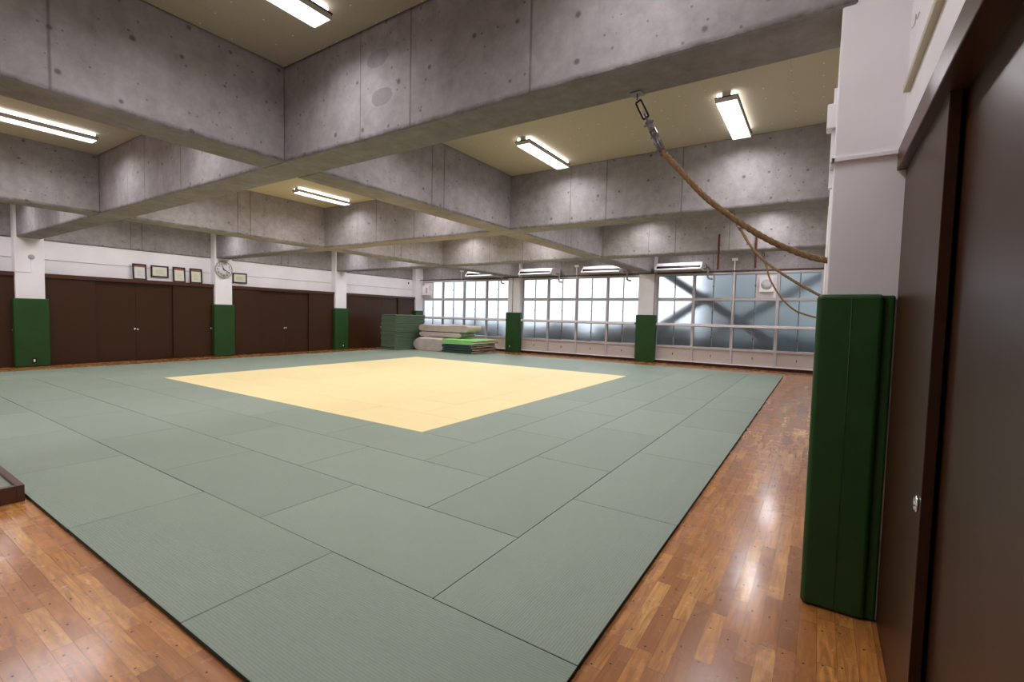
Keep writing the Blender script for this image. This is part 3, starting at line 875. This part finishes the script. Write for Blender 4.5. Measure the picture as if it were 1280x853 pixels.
def fan(x, z, w, h, y, label):
    o = empty('ventilation_fan', (x, y, z)); tag(o, label, 'ventilation fan')
    MB().box(-w/2, w/2, -.13, 0, -h/2, h/2, bevel=.02).build('housing', M['plastic'], o)
    g = MB()
    for r in (.05, .09, .13, .165): g.tube([(r*math.cos(t), -.134, r*math.sin(t)) for t in [2*math.pi*i/28 for i in range(28)]], .005, 6, closed=True)
    for i in range(8):
        t = math.pi*i/4; g.tube([(.02*math.cos(t), -.134, .02*math.sin(t)), (.168*math.cos(t), -.134, .168*math.sin(t))], .004, 6)
    g.build('grille', M['grey_plastic'], o)
    MB().lathe([(.17, -.1305), (.172, -.1325), (.0, -.132)], (0, 0, 0), 'Y', 32).build('recess', M['plastic'], o)
    return o
fan(-.715, 2.90, .44, .50, 17.085, 'white square ventilation fan with round grille in the window beside the ropes')
o = empty('ventilation_hood', (-16.24, 17.07, 2.83)); tag(o, 'white ventilation hood in the corner window above the mat stack', 'ventilation fan')
MB().box(-.25, .20, -.20, 0, -.22, .27, bevel=.02).build('housing', M['plastic'], o)
MB().box(.03, .14, -.215, -.195, -.12, .17, bevel=.01).build('vent_cover', M['grey_plastic'], o)

# cable conduits on the window pillars
o = MB().tube([(XS[1]-.06, 16.865, 1.80), (XS[1]-.06, 16.865, 3.345)], .02, 10).build('conduit', M['grey_plastic'])
tag(o, 'grey vertical conduit on the pillar above the socket pad by the folded mats', 'conduit')
o = MB().tube([(XS[2]+.30, 16.86, 1.80), (XS[2]+.30, 16.86, 3.40)], .02, 10).build('conduit', M['grey_plastic'])
tag(o, 'grey vertical conduit on the pillar between the wide window bays', 'conduit')

# ------------------------------------------------------------------ clock
def text_mesh(body, size, mat_, name, parent, loc, rot, depth=.002):
    cu = bpy.data.curves.new('lettering', 'FONT'); cu.body = body; cu.size = size; cu.align_x = 'CENTER'; cu.align_y = 'CENTER'; cu.extrude = depth
    t = bpy.data.objects.new('lettering', cu); COL.objects.link(t)
    dg = bpy.context.evaluated_depsgraph_get(); dg.update()
    me = bpy.data.meshes.new_from_object(t.evaluated_get(dg))
    bpy.data.objects.remove(t)
    me.materials.clear(); me.materials.append(mat_)
    o_ = bpy.data.objects.new(name, me); o_.location = loc; o_.rotation_euler = rot
    return link(o_, parent)
ck = empty('wall_clock', (-16.598, 7.222, 3.02)); tag(ck, 'round white wall clock with black numerals on the white pillar', 'clock')
MB().lathe([(.288, 0), (.292, .02), (.285, .045), (.268, .05), (.258, .04), (.258, .030)], (0, 0, 0), 'X', 56, caps=False).build('rim', M['grey_plastic'], ck)
MB().lathe([(.258, .030), (.258, .034), (.0, .0345)], (0, 0, 0), 'X', 56).build('dial', M['clock_face'], ck)
RX = (math.pi/2, 0, math.pi/2)
for h in range(1, 13):
    an = math.pi/6*h
    text_mesh(str(h), .105, M['black'], 'numeral', ck, (.036,   .200*math.sin(an), .200*math.cos(an)), RX, .001)
def hand(name, deg, ln, w, x):
    an = R(deg); d = Vector((0, math.sin(an), math.cos(an))); n = Vector((0, math.cos(an), -math.sin(an)))
    m = MB()
    pts = [d*-.04 - n*w, d*-.04 + n*w, d*ln + n*w*.6, d*ln - n*w*.6]
    poly = [(p.y, p.z) for p in pts]
    m.prism(poly, 0, x, x+.003); m.build(name, M['black'], ck)
hand('minute_hand', 120, .205, .015, .041)
hand('hour_hand', 338, .145, .015, .038)
MB().lathe([(.018, .038), (.018, .047), (.0, .048)], (0, 0, 0), 'X', 20).build('pin', M['black'], ck)

# ------------------------------------------------------------------ certificates
def cert(y0, y1, z0, z1, x, paper, strip, label, lean=0):
    o = empty('certificate_frame', (x, (y0+y1)/2, z0), 0); o.rotation_euler = (0, -lean, 0)
    tag(o, label, 'certificate', 'framed certificates above the doors')
    w, h = (y1-y0)/2, z1-z0; t = .042
    f = MB(); f.box(-.012, .012, -w, -w+t, 0, h, bevel=.003).box(-.012, .012, w-t, w, 0, h, bevel=.003).box(-.012, .012, -w+t, w-t, 0, t, bevel=.003).box(-.012, .012, -w+t, w-t, h-t, h, bevel=.003)
    f.build('frame', M['frame_wood'], o)
    MB().box(-.010, -.002, -w+t, w-t, t, h-t).build('mount', M['paper_white'], o)
    top = h - t - (.075 if strip else .03)
    pp = MB().box(-.002, .001, -w+t+.03, w-t-.03, t+.03, top).build('document', M[paper], o)
    if strip: MB().box(-.002, .002, -w+t, w-t, h-t-.06, h-t).build('title_strip', M['orange'], o)
    ln = MB()
    if w > h/2: 
        for i in range(5): ln.box(.001, .0018, -w+t+.08, w-t-.08 - .04*(i % 2), t + .075 + i*(top-t-.12)/5, t + .083 + i*(top-t-.12)/5)
    else:
        for i in range(6): ln.box(.001, .0018, -w+t+.075, w-t-.06 - .03*(i % 3), t + .075 + i*(top-t-.12)/6, t + .083 + i*(top-t-.12)/6)
    ln.build('lines', M['ink'], pp)
cert(4.70, 5.06, 2.494, 2.985, -16.80, 'paper_white', True, 'upright framed certificate standing above the doors, farthest from the clock', R(4))
cert(5.19, 5.675, 2.61, 2.98, -16.872, 'paper', False, 'wide framed certificate hung among three upright ones above the doors')
cert(5.775, 6.135, 2.494, 2.985, -16.80, 'paper', True, 'upright framed certificate with orange top, beside the wide hung one', R(4))
cert(6.265, 6.64, 2.494, 2.985, -16.80, 'paper', True, 'upright framed certificate closest to the clock pillar', R(4))
cert(7.66, 8.165, 2.60, 2.965, -16.872, 'paper', False, 'wide framed certificate hung just past the wall clock')

# small fittings on pillars and walls
o = empty('round_detector', (-16.6, 2.454, 2.90)); tag(o, 'small round white sensor high on the padded pillar between brown doors', 'sensor')
MB().lathe([(.062, 0), (.064, .015), (.05, .03), (.0, .034)], (0, 0, 0), 'X', 28).build('cover', M['grey_plastic'], o)
MB().tube([(.008, 0, -.05), (.008, 0, -.39), (.008, -.02, -.40), (.008, -.31, -.40)], .007, 8).build('cable', M['plastic'], o)
o = MB().box(-.05, 0, -.02, .02, -.04, .04, bevel=.006).build('wall_bracket', M['black']); o.location = (WL + .05, 16.3, 3.20)
tag(o, 'small black bracket on the white wall above the brown doors near the corner', 'bracket')
o = empty('switch_box', (.88, 2.36, 2.86)); tag(o, 'small white box with conduit on the side of the near white pillar', 'switch box')
MB().box(-.045, .002, -.05, .05, -.08, .06, bevel=.006).build('box', M['plastic'], o)
MB().box(-.016, .002, -.012, .012, .06, .16, bevel=.003).build('conduit', M['plastic'], o)
MB().box(-.02, .002, -.02, .02, -.42, -.08, bevel=.003).build('conduit', M['plastic'], o)
struct('trim_2', MB().box(.868, WR - .012, 2.178, 2.20, 2.545, 2.568, bevel=.003).box(.862, .885, 2.178, 2.72, 2.545, 2.568, bevel=.003), M['white'])
o = empty('conduit_rail', (1.168, 0, 2.835)); tag(o, 'beige straight conduit fixed to the white wall above the near brown door', 'conduit')
MB().box(-.014, .014, -2.0, 2.08, -.017, .017, bevel=.005).build('cover', M['beige_plastic'], o)
MB().box(-.015, .014, 2.06, 2.085, -.018, .018, bevel=.005).build('end_cap', M['beige_plastic'], o)
o = MB().tube(spline([(1.174, 2.10, 3.14), (1.172, 1.98, 3.10), (1.171, 1.95, 3.13), (1.172, 1.92, 3.09), (1.176, 1.88, 3.10)], 6), .0018, 6).build('loose_cord', M['grey_plastic'])
tag(o, 'short loose wire on the white wall beside the beige conduit', 'cord')

# ------------------------------------------------------------------ foot tray on the floorboards
t = empty('foot_tray', (-5.54, -.46, 0)); tag(t, 'low brown wooden tray with a grey-green mat beside the judo mats', 'tray')
f = MB(); a, b, hh, w = .90, .44, .14, .05
f.box(-a, a, -b, -b+w, 0, hh, bevel=.004).box(-a, a, b-w, b, 0, hh, bevel=.004).box(-a, -a+w, -b+w, b-w, 0, hh, bevel=.004).box(a-w, a, -b+w, b-w, 0, hh, bevel=.004)
f.build('frame', M['tray_wood'], t)
MB().box(-a+w, a-w, -b+w, b-w, .0, .115).build('inlay_mat', M['tray_mat'], t)

# ------------------------------------------------------------------ outside, seen through the frosted glass
OUT = simple('grey_green_render', srgb(158, 166, 166), .8, scale=1.5, noise=.25)
OUTD = simple('dark_hedge_green', srgb(58, 70, 72), .9, scale=3, noise=.4)
GR = simple('asphalt', srgb(96, 98, 102), .9)
STEEL = simple('grey_brace_paint', srgb(106, 110, 114), .6)
struct('outside_ground', MB().box(-60, 40, 17.4, 80, -.35, -.25), GR)
struct('outside_wall', MB().box(-3.6, 14, 21.0, 22, -.3, 6.0), OUT)
hd = MB()
rh = random.Random(5)
xh = -30.0
while xh < 4:
    wd = rh.uniform(.5, 1.3); hd.box(xh, xh + wd, 19.3 + rh.uniform(-.4, .4), 20.4, -.3, rh.uniform(.75, 1.55), bevel=.12); xh += wd*.97
struct('outside_hedge', hd, OUTD)
for px_ in (-15.9, -14.4, -9.6, -7.0, -6.1):  # dark posts added to vary bright and dark across the panes
    struct('outside_added_post', MB().box(px_ - .14, px_ + .14, 18.6, 18.9, -.3, 1.35 + .3*math.sin(px_*3), bevel=.02), OUTD)
def brace(p, q_, label):
    a, b = Vector(p), Vector(q_); c = (a+b)/2; L = (b-a).length/2
    o_ = MB().box(-L, L, -.10, .10, -.15, .15, bevel=.01).build('steel_brace', STEEL)
    o_.location = c; o_.rotation_euler = (0, -math.atan2(b.z-a.z, b.x-a.x), 0)
    tag(o_, label, 'brace', 'diagonal steel braces outside the windows')
brace((-4.4, 17.75, 3.5), (1.25, 17.75, -.25), 'dark steel brace outside, slanting down from the padded pillar towards the fan')
brace((-6.87, 17.98, -.25), (-2.7, 17.98, 2.6), 'short steel brace outside, rising behind the lower panes of the fan window')
brace((-4.68, 18.35, -.25), (1.3, 18.35, 3.55), 'dark steel brace outside, rising behind the panes next to the ropes')

# ------------------------------------------------------------------ world, camera, view
w = bpy.data.worlds.new('sky'); scene.world = w; w.use_nodes = True
bg = w.node_tree.nodes['Background']; bg.inputs[0].default_value = (.84, .91, 1.0, 1); bg.inputs[1].default_value = 1.15

cam_d = bpy.data.cameras.new('camera'); cam = bpy.data.objects.new('camera', cam_d); COL.objects.link(cam)
cam_d.sensor_width = 36; cam_d.lens = 587.9956/1280*36; cam_d.clip_start = .03; cam_d.clip_end = 300
r = Vector((0.83626111, 0.54782914, 0.02346472)); u = Vector((-0.04869243, 0.03156899, 0.9983148)); bk = Vector((0.54616518, -0.8359944, 0.05307505))
mt = Matrix((r, u, bk)).transposed().to_4x4()
mt.translation = Vector((.9448*.91, -1.1412*.91, 1.805*.91))
cam.matrix_world = mt
scene.camera = cam
vs = scene.view_settings
vs.view_transform = 'Standard'; vs.look = 'None'; vs.gamma = 1; vs.use_curve_mapping = False
vs.exposure = 0.95
scene.cycles.use_denoising = True
scene.cycles.max_bounces = 8
scene.cycles.diffuse_bounces = 5
